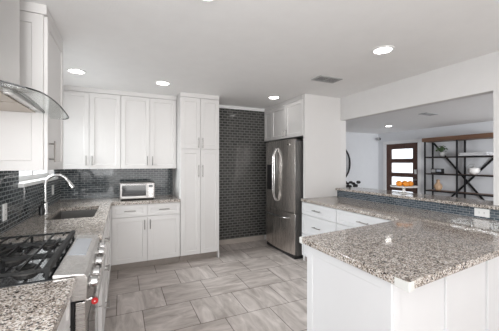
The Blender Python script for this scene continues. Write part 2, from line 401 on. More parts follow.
# ------------------------------------------------------------------ handles and cabinets
def pull(parent, x, z, y, L, vertical=True):
    """bar pull standing 3 cm off a front that looks to -y"""
    m = MB()
    d = Vector((0, 0, L/2)) if vertical else Vector((L/2, 0, 0))
    c = Vector((x, y-0.032, z))
    m.tube([c-d, c+d], 0.0062, 8)
    for s in (-0.72, 0.72):
        a = c+d*s
        m.tube([a, (a.x, y, a.z)], 0.005, 8)
    return m.build('handle', 'nickel', parent, smooth=True, label='brushed nickel bar pull')
def front(kind, parent, x0, x1, z0, z1, handle=None, m='cab', L=0.13):
    mb = MB().shaker(x0+0.0022, x1-0.0022, z0+0.0022, z1-0.0022, st=0.057 if kind == 'door' else 0.04)
    o = mb.build(kind, m, parent)
    if handle == 'h': pull(o, (x0+x1)/2, (z0+z1)/2, -0.02, L, False)
    elif handle: pull(o, handle[0], handle[1], -0.02, L, True)
    return o
def carcass(parent, w_, d, z0, z1, m='cab'):
    return MB().box(0, 0.0005, z0, w_, d, z1).build('body', m, parent)

# back wall: two double wall cabinets
ZU0, ZU1, ZB0 = 1.375, 2.375, 1.345
for k, (xa, lab) in enumerate(((-0.785, 'white double wall cabinet in the back corner above the sink end of the worktop'), (-0.0145, 'white double wall cabinet directly above the toaster oven'))):
    wd = 0.769 if k == 0 else 0.765
    t = thing('wall_cabinet', lab, 'cabinet', (xa, YB-0.33, 0), 0, 'wall cabinets on the back wall')
    carcass(t, wd, 0.321, ZB0, ZU1)
    h = wd/2
    front('door', t, 0, h, ZB0, ZU1, (h-0.035, ZB0+0.115)); front('door', t, h, wd, ZB0, ZU1, (h+0.035, ZB0+0.115))
    MB().box(0, -0.018, ZU1+0.003, wd, 0.321, ZC-0.001).build('crown_trim', 'cab', t)
# tall pantry
t = thing('pantry_cabinet', 'tall white four-door pantry cabinet left of the tiled alcove', 'cabinet', (0.756, 4.05, 0))
pw = 0.578
carcass(t, pw, 0.60, 0.10, 2.375)
MB().box(0.002, 0.05, 0.001, pw-0.02, 0.6, 0.099).build('toe_kick', 'toe', t, label='brown stone toe kick')
MB().box(pw-0.02, -0.018, 0.001, pw, 0.6, 0.099).build('end_foot', 'cab', t)
MB().box(0, -0.018, 2.378, pw, 0.60, ZC-0.001).build('crown_trim', 'cab', t)
h = pw/2
front('door', t, 0, h, 1.63, 2.375, (h-0.03, 1.72), L=0.15); front('door', t, h, pw, 1.63, 2.375, (h+0.03, 1.72), L=0.15)
front('door', t, 0, h, 0.10, 1.625, (h-0.03, 1.31), L=0.18); front('door', t, h, pw, 0.10, 1.625, (h+0.03, 1.31), L=0.18)
# base cabinet on the back wall
t = thing('base_cabinet', 'white base cabinet with two drawers over two doors below the toaster oven', 'cabinet', (-0.148, 4.05, 0))
bw_ = 0.898
MB().box(0.0, 0.0005, 0.10, bw_, 0.60, 0.872).build('body', 'cab', t)
MB().box(0, 0.05, 0.001, bw_, 0.60, 0.099).build('toe_kick', 'toe', t, label='brown stone toe kick')
MB().box(0, -0.018, 0.10, 0.025, 0, 0.872).build('filler', 'cab', t)
h = 0.025+(bw_-0.025)/2
front('drawer', t, 0.027, h, 0.712, 0.868, 'h', L=0.14); front('drawer', t, h, bw_, 0.712, 0.868, 'h', L=0.14)
front('door', t, 0.027, h, 0.10, 0.706, (h-0.035, 0.60)); front('door', t, h, bw_, 0.10, 0.706, (h+0.035, 0.60))
# left wall: sink base, near base
def left_base(name, lab, y0, y1, fronts, xf=-0.15):
    t = thing(name, lab, 'cabinet', (xf, y0, 0), FACE_RIGHT)
    wd = y1-y0; dp = xf+0.785
    sunk = 0.66 if 'sink' in name else 0.872
    MB().box(0, 0.0005, 0.10, wd, 0.018, 0.872).box(0, 0.018, 0.10, wd, dp, sunk).build('body', 'cab', t)
    MB().box(0, 0.05, 0.001, wd, dp, 0.099).build('toe_kick', 'toe', t, label='brown stone toe kick')
    for f in fronts: front(f[0], t, *f[1:5], f[5])
    return t
left_base('sink_cabinet', 'white base cabinet under the sink', 2.95, 4.03, [('door', 0.02, 0.54, 0.10, 0.868, None), ('door', 0.54, 1.06, 0.10, 0.868, None)])
left_base('drawer_cabinet', 'white drawer cabinet between the range and the sink cabinet', 2.245, 2.945, [('drawer', 0, 0.7, 0.712, 0.868, 'h'), ('drawer', 0, 0.7, 0.41, 0.706, 'h'), ('drawer', 0, 0.7, 0.10, 0.404, 'h')])
left_base('base_cabinet', 'white base cabinet in the near left corner below the speckled worktop end', 0.30, 1.440, [('drawer', 0, 0.57, 0.712, 0.868, 'h'), ('drawer', 0.57, 1.138, 0.712, 0.868, 'h'), ('door', 0, 0.57, 0.10, 0.706, (0.53, 0.6)), ('door', 0.57, 1.138, 0.10, 0.706, (0.61, 0.6))], xf=-0.225)
# wall cabinet on the left wall beside the hood
t = thing('wall_cabinet', 'white wall cabinet on the left wall between the hood and the window', 'cabinet', (-0.46, 2.20, 0), FACE_RIGHT)
MB().box(0, 0.0005, ZU0, 0.54, 0.32, ZU1).build('body', 'cab', t)
s = MB(); s.shaker(-0.30, 0.0, ZU0, ZU1, st=0.06, th=0.018)
o = s.build('side_panel', 'cab', t); o.rotation_euler = (0, 0, -PI/2); o.location = (0.0, 0.0005, 0)
front('door', t, 0, 0.54, ZU0, ZU1, (0.045, ZU0+0.125), L=0.14)
MB().box(-0.02, -0.018, ZU1+0.003, 0.54, 0.32, ZC-0.001).build('crown_trim', 'cab', t)

# ------------------------------------------------------------------ worktops
G0, G1 = 0.876, 0.914
SX0, SX1, SY0, SY1 = -0.635, -0.245, 3.03, 3.80
mb = MB()
mb.box(-0.781, 2.238, G0, -0.13, SY0, G1).box(-0.781, SY0, G0, SX0, SY1, G1).box(SX1, SY0, G0, -0.13, SY1, G1)
mb.box(-0.781, SY1, G0, -0.13, 4.651, G1).box(-0.13, 4.02, G0, 0.752, 4.651, G1)
o = mb.build('worktop', 'granite')
bmesh_obj = bmesh.new(); bmesh_obj.from_mesh(o.data); bmesh.ops.remove_doubles(bmesh_obj, verts=bmesh_obj.verts[:], dist=1e-5); bmesh_obj.to_mesh(o.data); bmesh_obj.free()
tag(o, 'speckled granite worktop running from the range past the sink to the toaster oven', 'worktop', 'granite worktops')
o = MB().prism([(-0.781, 0.28), (-0.205, 0.28), (-0.187, 1.455), (-0.781, 1.455)], G0, G1).build('worktop', 'granite', bevel=0.003)
tag(o, 'speckled granite worktop end in the near left corner in front of the range', 'worktop', 'granite worktops')
PA, PB = Vector((1.118, 1.607)), Vector((1.108, 0.803))
PCc = (3.028, 0.803+1.92*0.092); PI_ = (2.335, 1.748)
o = MB().prism([tuple(PA), tuple(PB), PCc, (3.028, 3.376), (2.35, 3.376), PI_], G0, G1).build('worktop', 'granite', bevel=0.003)
tag(o, 'speckled granite worktop of the peninsula running back to the refrigerator', 'worktop', 'granite worktops')
o = MB().prism([(2.99, 0.32), (3.098, 0.32), (3.098, 1.412), (3.42, 1.412), (3.42, 3.376), (2.99, 3.376)], 1.012, 1.042).build('bar_top', 'granite', bevel=0.003)
tag(o, 'narrow raised granite bar top along the pass-through opening', 'bar top')

# right leg cabinets (fronts look to -X)
def right_base(lab, ya, yb):
    t = thing('drawer_cabinet', lab, 'cabinet', (2.385, yb, 0), FACE_LEFT, 'drawer cabinets along the bar')
    wd = yb-ya
    carcass(t, wd, 0.64, 0.10, 0.873)
    MB().box(0, 0.05, 0.001, wd, 0.64, 0.099).build('toe_kick', 'toe', t, label='brown stone toe kick')
    for a, b in ((0.70, 0.868), (0.42, 0.694), (0.10, 0.414)):
        front('drawer', t, 0, wd, a, b, 'h', m='pen', L=0.15)
right_base('white drawer cabinet next to the refrigerator panel', 2.66, 3.372)
right_base('white drawer cabinet under the bar worktop next to the peninsula', 1.80, 2.655)
# peninsula base
ang = math.atan2(0.092, 1.0)
t = thing('peninsula_cabinet', 'white panelled peninsula base under the granite worktop at right', 'cabinet', (1.155, 0.925, 0), ang)
L_ = 1.86; dd = 0.64
mb = MB().prism([(0, 0), (L_, 0), (L_, dd), (dd*math.tan(ang), dd)], 0.001, 0.874)
mb.build('body', 'pen', t)
e = MB(); e.shaker(-dd-0.001, 0.012, 0.001, 0.873, st=0.055, th=0.014, dep=0.005)
o = e.build('end_panel', 'pen', t); o.rotation_euler = (0, 0, -PI/2-ang); o.location = (-0.0007, -0.0, 0)
MB().box(0.0, -0.014, 0.001, 0.05, -0.0005, 0.873).build('corner_stile', 'pen', t, bevel=0.002)
for x in (0.475, 0.99, 1.5):
    MB().box(x, -0.014, 0.001, x+0.028, -0.0005, 0.873).build('batten', 'pen', t, bevel=0.002)
MB().box(0.05, -0.012, 0.001, L_, -0.0005, 0.10).build('base_rail', 'pen', t)
# soft corner guards on the two peninsula corners
def guard(lab, pts_out, name='corner_guard'):
    o = MB().prism(pts_out, G0-0.002, G1+0.0015).build(name, 'white_rubber', bevel=0.003)
    return tag(o, lab, 'corner guard', 'peninsula corner guards')
b = PB; e1 = Vector((1, 0.092)).normalized(); e2 = (PA-PB).normalized(); q = 0.007
def P2(o, a, b_): v = o + e1*a + e2*b_; return (v.x, v.y)
guard('white corner guard on the nearest corner of the peninsula worktop', [P2(PB, -q, -q), P2(PB, 0.035, -q), P2(PB, 0.035, 0), P2(PB, 0, 0), P2(PB, 0, 0.065), P2(PB, -q, 0.065)])
e3 = (Vector(PI_)-PA).normalized()
def P3(a, b_): v = PA + e3*a - e2*b_; return (v.x, v.y)
guard('white corner guard on the peninsula worktop corner nearest the refrigerator', [P3(-q, -q), P3(-q, 0.02), P3(0.0, 0.02), P3(0.0, 0.0), P3(0.02, 0.0), P3(0.02, -q)])

# ------------------------------------------------------------------ refrigerator and its surround
o = MB().box(2.425, 3.382, 0.001, 3.098, 3.42, ZC-0.001).build('refrigerator_partition', 'cab')
tag(o, 'tall white end partition beside the refrigerator', 'partition')
t = thing('over_refrigerator_cabinet', 'white double cabinet above the stainless refrigerator', 'cabinet', (2.435, YB-0.018, 0), FACE_LEFT)
wd = YB-0.018-3.423
carcass(t, wd, 0.62, 1.83, 2.375)
front('door', t, 0, 0.28, 1.83, 2.375); front('door', t, 0.28, 0.74, 1.83, 2.375, (0.705, 1.91), L=0.12); front('door', t, 0.74, wd, 1.83, 2.375, (0.775, 1.91), L=0.12)
MB().box(0, -0.018, 2.378, wd, 0.62, ZC-0.001).build('crown_trim', 'cab', t)

t = thing('refrigerator', 'stainless french-door refrigerator with bottom freezer between tiled alcove and white panel', 'refrigerator', (2.275, 4.385, 0), FACE_LEFT)
FW = 0.915
MB().box(0.004, 0.085, 0.05, FW-0.004, 0.76, 1.76).build('body', 'fridge_side', t, bevel=0.004, label='dark grey side')
MB().box(0.02, 0.05, 0.001, FW-0.02, 0.7, 0.048).build('base_grille', 'black', t)
def bow(x): return 0.045*((x-FW/2)/(FW/2))**2
def bowed(x0, x1, z0, z1):
    n = 10; m_ = MB(); xs = [x0+(x1-x0)*i/n for i in range(n+1)]
    poly = [(x, bow(x)) for x in xs] + [(x1, 0.08), (x0, 0.08)]
    m_.prism(poly, z0, z1)
    return m_
def grey_edges(o):
    o.data.materials.append(M['fridge_side'])
    for p in o.data.polygons:
        if abs(p.normal.x) > 0.95: p.material_index = 1
    return o
dl = bowed(0.002, FW/2-0.002, 0.685, 1.785).build('door', 'fridge_steel', t, smooth=True, bevel=0.004)
dr = bowed(FW/2+0.002, FW-0.002, 0.685, 1.785).build('door', 'fridge_steel', t, smooth=True, bevel=0.004)
fz = bowed(0.002, FW-0.002, 0.065, 0.675).build('freezer_drawer', 'fridge_steel', t, smooth=True, bevel=0.004)
for d in (dl, dr, fz): grey_edges(d)
for d, s in ((dl, -1), (dr, 1)):
    xh = FW/2+s*0.018
    path = []
    for i in range(17):
        u = i/16
        bulge = math.sin(u*PI)
        path.append((xh+s*0.009*bulge, bow(xh)-0.012-0.055*min(1, bulge*2.2)**0.6, 0.82+0.84*u))
    MB().tube(path, 0.0105, 10).build('handle', 'chrome', d, smooth=True, label='bright curved steel handle')
path = []
for i in range(21):
    u = i/20; x = 0.05+(FW-0.16)*u
    path.append((x, bow(x)-0.004-0.055*min(1, math.sin(u*PI)*3)**0.6, 0.600))
MB().tube(path, 0.015, 10).build('handle', 'chrome', fz, smooth=True, label='bright curved steel handle')
dp = MB().box(0.10, bow(0.2)-0.006, 0.98, 0.30, 0.03, 1.40).build('dispenser', 'black', dl, bevel=0.006, label='black water dispenser')
MB().box(0.275, bow(0.2)-0.012, 0.99, 0.305, 0.02, 1.22).build('dispenser_trim', 'chrome', dl, bevel=0.003)
MB().box(0.74, bow(0.74)-0.004, 1.70, 0.80, bow(0.80)+0.004, 1.712).build('nameplate', 'chrome', dr)
MB().box(0.02, 0.09, 1.7605, 0.12, 0.2, 1.785).build('hinge_cover', 'black', t)
MB().box(FW-0.12, 0.09, 1.7605, FW-0.02, 0.2, 1.785).build('hinge_cover', 'black', t)

# ------------------------------------------------------------------ range
t = thing('gas_range', 'stainless gas range with black grates between the two left worktops', 'range', (-0.165, 1.465, 0), FACE_RIGHT)
RW = 0.763
MB().box(0.002, 0.03, 0.02, RW-0.002, 0.612, 0.895).build('body', 'black', t)
MB().box(0.0, 0.115, 0.896, RW, 0.612, 0.912).build('cooktop', 'black', t, bevel=0.003)
# sloping control fascia
MB().prism([(-0.018, 0.80), (-0.022, 0.896), (-0.012, 0.918), (0.112, 0.930), (0.112, 0.80)], 0.0, RW, axis='x').build('control_panel', 'steel', t, bevel=0.003)
MB().prism([(0.015, 0.9212), (0.10, 0.9294), (0.10, 0.9312), (0.015, 0.923)], 0.30, 0.66, axis='x').build('touch_display', 'screen', t, label='grey glass touch display')
for x in (0.07, 0.19, 0.38, 0.57, 0.69):
    kb = MB().lathe([(0.030, 0.0), (0.031, -0.006), (0.024, -0.009), (0.023, -0.034), (0.019, -0.038), (0.0, -0.038)], (x, -0.0225, 0.853), 18, axis='y').build('knob', 'chrome', t, smooth=True)
    MB().box(x-0.004, -0.066, 0.853-0.02, x+0.004, -0.061, 0.853+0.02).build('pointer', 'steel', kb, bevel=0.001)
od = MB().box(0.008, -0.012, 0.21, RW-0.008, 0.029, 0.79).build('oven_door', 'steel', t, bevel=0.004)
MB().box(0.12, -0.0145, 0.33, RW-0.12, -0.0125, 0.66).build('window', 'oven_glass', od, label='dark oven glass')
hd = MB().tube([(0.03, -0.050, 0.782), (RW-0.03, -0.050, 0.782)], 0.0145, 12).tube([(0.06, -0.050, 0.782), (0.06, -0.010, 0.775)], 0.009, 8).tube([(RW-0.06, -0.050, 0.782), (RW-0.06, -0.010, 0.775)], 0.009, 8)
hd.build('handle', 'steel', od, smooth=True)
MB().lathe([(0.0, 0.0295), (0.012, 0.0295), (0.0145, 0.026), (0.0145, 0.014), (0, 0.014)], (0.0, -0.050, 0.782), 18, axis='x').build('red_medallion', 'red', od, smooth=True, label='round red badge on the handle end')
MB().lathe([(0.003, 0.0128), (0.003, 0.0138), (0.0, 0.0138)], (0.0, -0.050, 0.782), 14, axis='x').build('medallion_centre', 'white_plastic', od)
dw = MB().box(0.008, -0.010, 0.06, RW-0.008, 0.029, 0.20).build('warming_drawer', 'steel', t, bevel=0.004)
MB().tube([(0.06, -0.05, 0.16), (RW-0.06, -0.05, 0.16)], 0.012, 10).tube([(0.1, -0.05, 0.16), (0.1, -0.009, 0.16)], 0.008, 8).tube([(RW-0.1, -0.05, 0.16), (RW-0.1, -0.009, 0.16)], 0.008, 8).build('handle', 'steel', dw, smooth=True)
MB().box(0.004, 0.118, 0.9125, RW-0.004, 0.600, 0.917).build('burner_tray', 'oven_glass', t)
for bx, by, r in ((0.15, 0.24, 0.045), (0.15, 0.48, 0.036), (0.382, 0.36, 0.052), (0.615, 0.24, 0.036), (0.615, 0.48, 0.045)):
    bb = MB().lathe([(r*1.25, 0.917), (r*1.25, 0.924), (r, 0.928), (r, 0.936), (0, 0.936)], (bx, by, 0), 20).build('burner', 'sink', t, smooth=True)
    MB().lathe([(r*0.85, 0.9362), (r*0.88, 0.941), (r*0.8, 0.944), (0, 0.944)], (bx, by, 0), 20).build('burner_cap', 'iron', bb, smooth=True)
for g in range(3):
    x0 = 0.008+g*0.2495; x1 = x0+0.245; zt = 0.957
    m_ = MB(); y0, y1 = 0.128, 0.592
    # outer frame, long bars along y, cross bars along x, feet
    for x in (x0+0.007, x1-0.007): m_.bar((x, y0, zt), (x, y1, zt), 0.010, 0.012)
    m_.bar((x0, y0+0.006, zt), (x1, y0+0.006, zt), 0.022, 0.024); m_.bar((x0, y1-0.006, zt), (x1, y1-0.006, zt), 0.012, 0.016)
    xm = (x0+x1)/2
    for y in (0.24, 0.36, 0.48):
        m_.bar((x0, y, zt), (x1, y, zt), 0.008, 0.010)
    for y in (0.18, 0.42):
        m_.bar((x0, y, zt+0.002), (x0+0.075, y, zt+0.002), 0.009, 0.012); m_.bar((x1-0.075, y, zt+0.002), (x1, y, zt+0.002), 0.009, 0.012)
    for x in (x0+0.007, x1-0.007):
        for y in (y0+0.006, 0.36, y1-0.006): m_.bar((x, y, 0.9172), (x, y, zt), 0.012, 0.012)
    m_.build('grate', 'iron', t, label='black cast-iron grate')

# ------------------------------------------------------------------ range hood
t = thing('range_hood', 'stainless chimney range hood with curved glass canopy above the range', 'range hood', (-0.79, 1.85, 0))
MB().box(0.001, -0.16, 1.787, 0.255, 0.16, ZC-0.001).build('chimney', 'hood_steel', t, bevel=0.002)
def arc(y, x=0.33): return 1.786-0.16*y*y-max(0, x-0.33)*0.22
n = 20
ys = [-0.36+0.72*i/n for i in range(n+1)]
poly = [(y, arc(y)-0.009) for y in ys] + [(0.36, 1.748), (-0.36, 1.748)]
MB().prism(poly, 0.001, 0.325, axis='x').build('body', 'hood_steel', t)
for ya in (-0.33, 0.008):
    MB().box(0.03, ya, 1.741, 0.29, ya+0.322, 1.7475).build('filter', 'hood_filter', t)
for ya in (-0.2, 0.2):
    MB().lathe([(0.018, 1.7435), (0.018, 1.7478), (0, 1.7478)], (0.307, ya, 0), 14).build('hood_light', 'white_plastic', t)
m_ = MB()
ys = [-0.44+0.91*i/32 for i in range(33)]
def gx(y): return 0.463-0.05*max(0, abs(y)/0.47-0.75)/0.25*max(0, abs(y)/0.47-0.75)/0.25
top = [[m_.bm.verts.new((x, y, arc(y, x)+dz)) for y, x in [(y, x_) for y in ys for x_ in (0.262 if abs(y) < 0.0 else 0.002, gx(y))]] for dz in (0.0, -0.008)]
T_, B_ = top
for i in range(32):
    a, b_, c, d = 2*i, 2*i+1, 2*i+3, 2*i+2
    m_.bm.faces.new((T_[a], T_[b_], T_[c], T_[d])); m_.bm.faces.new((B_[d], B_[c], B_[b_], B_[a]))
    m_.bm.faces.new((T_[b_], B_[b_], B_[c], T_[c])); m_.bm.faces.new((T_[d], B_[d], B_[a], T_[a]))
for a in (0, 64): m_.bm.faces.new((T_[a], T_[a+1], B_[a+1], B_[a]))
MB().tube([(0.02, ys[0], arc(ys[0])-0.004), (0.33, ys[0], arc(ys[0])-0.004), (gx(ys[0]), ys[0], arc(ys[0], gx(ys[0]))-0.004)], 0.0035, 6).build('glass_edge', 'black', t, smooth=True)
m_.build('glass_canopy', 'glass', t, smooth=True, label='curved clear glass')
MB().tube([(gx(y)+0.001, y, arc(y, gx(y))-0.004) for y in ys] , 0.0035, 6).build('glass_edge', 'black', t, smooth=True)
MB().tube([(0.328, y, arc(y)-0.014) for y in [-0.355+0.71*i/24 for i in range(25)]], 0.009, 6).build('front_trim', 'black', t, smooth=True)

# ------------------------------------------------------------------ sink, tap, soap
sk = thing('sink', 'undermounted dark single-bowl sink in the left worktop', 'sink', ((SX0+SX1)/2, (SY0+SY1)/2, 0.873))
hx, hy = (SX1-SX0)/2+0.012, (SY1-SY0)/2+0.012
m_ = MB()
def ring(i, z): return [m_.bm.verts.new(p) for p in ((-hx+i, -hy+i, z), (hx-i, -hy+i, z), (hx-i, hy-i, z), (-hx+i, hy-i, z))]
R = [ring(0.012, 0), ring(0.025, -0.19), ring(0.03, -0.20)]
Ro = [ring(0, 0), ring(0.006, -0.205)]
for A, B in zip(R, R[1:]):
    for k in range(4): m_.bm.faces.new((A[k], A[(k+1) % 4], B[(k+1) % 4], B[k]))
m_.bm.faces.new(R[-1]); m_.bm.faces.new(Ro[1][::-1])
for k in range(4):
    m_.bm.faces.new((Ro[0][k], Ro[0][(k+1) % 4], Ro[1][(k+1) % 4], Ro[1][k])); m_.bm.faces.new((Ro[0][k], Ro[0][(k+1) % 4], R[0][(k+1) % 4], R[0][k]))
m_.build('basin', 'sink', sk)
MB().lathe([(0.045, -0.1995), (0.045, -0.197), (0.03, -0.197), (0.028, -0.1985), (0, -0.1985)], (0, 0, 0), 20).build('drain', 'chrome', sk, smooth=True)
fx, fy = -0.70, 3.40
fa = thing('tap', 'tall gooseneck pull-down kitchen tap behind the sink', 'tap', (fx, fy, 0.914), 0)
MB().lathe([(0.028, 0.001), (0.028, 0.012), (0.024, 0.02), (0.024, 0.10), (0.018, 0.115), (0.0, 0.115)], n=20).build('base', 'chrome', fa, smooth=True)
path = [(0, 0, 0.10), (0, 0, 0.29)] + [(0.098-0.098*math.cos(a), 0, 0.29+0.098*math.sin(a)) for a in [PI*i/14*0.86 for i in range(1, 15)]]
MB().tube(path, 0.0155, 12).build('neck', 'chrome', fa, smooth=True)
p0 = Vector(path[-1]); dr_ = (p0-Vector(path[-2])).normalized()
MB().tube([p0-dr_*0.005, p0+dr_*0.03, p0+dr_*0.085, p0+dr_*0.095], [0.018, 0.021, 0.027, 0.024], 14).build('spray_head', 'chrome', fa, smooth=True)
MB().tube([(0, 0.02, 0.075), (0, 0.05, 0.082), (0.0, 0.10, 0.105)], [0.010, 0.008, 0.007], 10).build('lever', 'chrome', fa, smooth=True)
sp = thing('soap_dispenser', 'short dark soap dispenser beside the gooseneck tap', 'soap dispenser', (-0.715, 3.325, 0.914))
MB().lathe([(0.021, 0.001), (0.022, 0.01), (0.022, 0.085), (0.014, 0.095), (0, 0.095)], n=16).build('bottle', 'black', sp, smooth=True)
MB().tube([(0, 0, 0.09), (0, 0, 0.125), (0.035, 0, 0.125)], 0.006, 8).build('pump', 'black', sp, smooth=True)

# ------------------------------------------------------------------ toaster oven
t = thing('toaster_oven', 'silver toaster oven on the back worktop under the wall cabinets', 'toaster oven', (-0.033, 4.135, 0.914), math.radians(-2))
TW, TH, TD = 0.455, 0.245, 0.29
MB().box(0, 0, 0.018, TW, TD, TH).build('body', 'toaster_steel', t, bevel=0.012, segs=3)
td = MB().box(0.018, -0.014, 0.032, 0.345, -0.001, 0.232).build('door', 'toaster_steel', t, bevel=0.004)
MB().box(0.032, -0.0165, 0.062, 0.335, -0.0145, 0.208).build('window', 'oven_glass', td, label='dark oven glass')
MB().tube([(0.03, -0.042, 0.222), (0.333, -0.042, 0.222)], 0.008, 10).tube([(0.05, -0.042, 0.222), (0.05, -0.0145, 0.222)], 0.005, 8).tube([(0.313, -0.042, 0.222), (0.313, -0.0145, 0.222)], 0.005, 8).build('handle', 'chrome', td, smooth=True)
for zz in (0.10, 0.14, 0.175): MB().tube([(0.05, -0.0175, zz), (0.315, -0.0175, zz)], 0.0015, 6).build('rack', 'sink', td, smooth=True)
cp = MB().box(0.355, -0.010, 0.032, 0.44, -0.001, 0.232).build('control_panel', 'toaster_steel', t, bevel=0.003)
MB().box(0.372, -0.0125, 0.178, 0.424, -0.0105, 0.212).build('display', 'lcd', cp, label='dark display')
for zz in (0.148, 0.126, 0.104): MB().box(0.375, -0.013, zz, 0.42, -0.0105, zz+0.013).build('button', 'chrome', cp, bevel=0.001)
MB().lathe([(0.018, -0.0105), (0.016, -0.028), (0, -0.028)], (0.398, 0, 0.068), 18, axis='y').build('dial', 'chrome', cp, smooth=True)
for x in (0.03, TW-0.03):
    for y in (0.03, TD-0.03): MB().lathe([(0.013, 0.0008), (0.013, 0.0175), (0, 0.0175)], (x, y, 0), 12).build('foot', 'black', t)

# ------------------------------------------------------------------ wall plates
def plate(lab, loc, rot, wd=0.072, hg=0.116):
    t = thing('outlet', lab, 'outlet', loc); t.rotation_euler = rot; t['group'] = 'white outlet plates'
    p = MB().box(-wd/2, -0.007, -hg/2, wd/2, -0.0005, hg/2).build('cover_plate', 'white_plastic', t, bevel=0.002)
    hz = wd > hg
    for s_ in (-0.02, 0.02):
        x, z = (s_, 0) if hz else (0, s_)
        f = MB().box(x-0.014, -0.0085, z-0.014, x+0.014, -0.0072, z+0.014).build('socket', 'white_plastic', t, bevel=0.003)
        for k in (-0.005, 0.005):
            a, b_ = (0, k) if hz else (k, 0)
            MB().box(x+a-0.0012, -0.0092, z+b_-0.0012-0.003, x+a+0.0012, -0.0086, z+b_+0.0012+0.003).build('slot', 'black', f)
plate('white outlet plate on dark tile left of the sink nearest the range', (XL+0.008, 2.60, 1.065), (0, 0, FACE_RIGHT), 0.072, 0.125)
plate('white outlet plate on dark tile behind the gooseneck tap', (XL+0.008, 4.17, 1.095), (0, 0, FACE_RIGHT), 0.09, 0.12)
plate('white sideways outlet plate in the blue-grey tile below the bar top', (3.03, 1.465, 0.965), (0, 0, FACE_LEFT), 0.12, 0.074)

# ------------------------------------------------------------------ ceiling lights and vents
first = None
for x, y, z, lab, pw_ in ((-0.455, 3.60, ZC, 'round recessed ceiling light above the sink', 7), (0.47, 3.68, ZC, 'round recessed ceiling light in front of the pantry cabinet', 7),
                    (2.13, 3.77, ZC, 'round recessed ceiling light in front of the refrigerator cabinet', 5), (2.13, 1.79, ZC, 'round recessed ceiling light above the peninsula', 7),
                    (0.455, 1.62, ZC, 'round recessed ceiling light at the top edge of the photo', 7), (6.2, 5.04, FZ, 'round recessed ceiling light in the living room near the front door', 10)):
    if first is None:
        first = t = thing('recessed_light', lab, 'ceiling light', (x, y, z), 0, 'recessed ceiling lights')
        MB().lathe([(0.073, -0.0005), (0.095, -0.0005), (0.094, -0.006), (0.075, -0.009), (0.073, -0.005), (0.073, -0.0005)], n=32).build('trim_ring', 'white_plastic', t, smooth=True)
        MB().lathe([(0, -0.0045), (0.072, -0.0045), (0.072, -0.001), (0, -0.001)], n=32).build('lens', 'lamp', t, label='glowing lens')
    else:
        t = dup(first, (x, y, z), 0, lab)
def vent(lab, x, y, z, wd, dp_):
    t = thing('ceiling_vent', lab, 'vent', (x, y, z), 0, 'ceiling air vents')
    MB().box(-wd/2+0.02, -dp_/2+0.02, -0.004, wd/2-0.02, dp_/2-0.02, -0.0008).build('duct', 'vent_dark', t)
    MB().box(-wd/2, -dp_/2, -0.010, wd/2, -dp_/2+0.02, -0.0008).box(-wd/2, dp_/2-0.02, -0.010, wd/2, dp_/2, -0.0008).box(-wd/2, -dp_/2+0.02, -0.010, -wd/2+0.02, dp_/2-0.02, -0.0008).box(wd/2-0.02, -dp_/2+0.02, -0.010, wd/2, dp_/2-0.02, -0.0008).box(-0.006, -dp_/2+0.02, -0.010, 0.006, dp_/2-0.02, -0.0041).build('frame', 'vent', t)
    k = int((dp_-0.04)/0.02)
    for i in range(k):
        y_ = -dp_/2+0.02+(i+0.5)*(dp_-0.04)/k
        MB().bar((-wd/2+0.021, y_, -0.008), (wd/2-0.021, y_, -0.008), 0.010, 0.002).build('louvre', 'vent', t)
vent('grey ceiling vent in the kitchen before the refrigerator panel', 2.25, 2.69, ZC, 0.33, 0.18)
vent('grey ceiling vent in the living room ceiling beyond the pass-through', 5.4, 3.5, FZ, 0.36, 0.16)

# ------------------------------------------------------------------ living room: door, casing, camera, mirror
d1 = tag(bpy.data.objects.new('door_1', None), kind='structure'); C.objects.link(d1); d1.location = (FX+0.02, DY1, 0); d1.rotation_euler = (0, 0, FACE_LEFT)
DW = DY1-DY0
lz = [(0.30, 0.60), (0.72, 1.02), (1.14, 1.44), (1.56, 1.86)]
lx0, lx1 = 0.17, DW-0.17
m_ = MB().box(0.004, 0, 0.004, lx0, 0.045, DZ-0.004).box(lx1, 0, 0.004, DW-0.004, 0.045, DZ-0.004)
zs = [0.004] + [v for p in lz for v in p] + [DZ-0.004]
for a, b_ in zip(zs[0::2], zs[1::2]): m_.box(lx0, 0, a, lx1, 0.045, b_)
m_.build('door_leaf', 'wood_door', d1, label='dark reddish-brown wood with four glass lights')
for a, b_ in lz: MB().box(lx0, 0.018, a, lx1, 0.026, b_).build('pane', 'frosted', d1, label='frosted glass')
hl = MB().lathe([(0.028, -0.0005), (0.028, -0.012), (0.012, -0.018), (0.012, -0.045), (0.026, -0.05), (0.026, -0.07), (0, -0.075)], (DW-0.075, 0, 0.96), 16, axis='y').build('door_knob', 'nickel', d1, smooth=True)
MB().box(DW-0.11, -0.022, 1.12, DW-0.045, -0.0005, 1.25).build('keypad_lock', 'white_plastic', d1, bevel=0.004, label='pale keypad lock')
m_ = MB().box(FX-0.018, DY0-0.09, 0.001, FX-0.0005, DY0, DZ+0.09).box(FX-0.018, DY1, 0.001, FX-0.0005, DY1+0.09, DZ+0.09).box(FX-0.018, DY0, DZ, FX-0.0005, DY1, DZ+0.09)
struct('trim_2', m_, 'trim')
t = thing('security_camera', 'small dark camera in the upper corner of the living room', 'camera', (7.5, 6.46, 2.2))
MB().bar((0.099, 0.03, 0.06), (-0.01, 0, 0.02), 0.02, 0.02).build('bracket', 'vent', t)
MB().blob((-0.03, -0.02, 0), 0.055, 2).build('housing', 'vent', t, smooth=True)
MB().lathe([(0.03, -0.005), (0.03, 0.0), (0, 0.0)], (-0.03, -0.078, 0), 14, axis='y').build('lens', 'black', t)

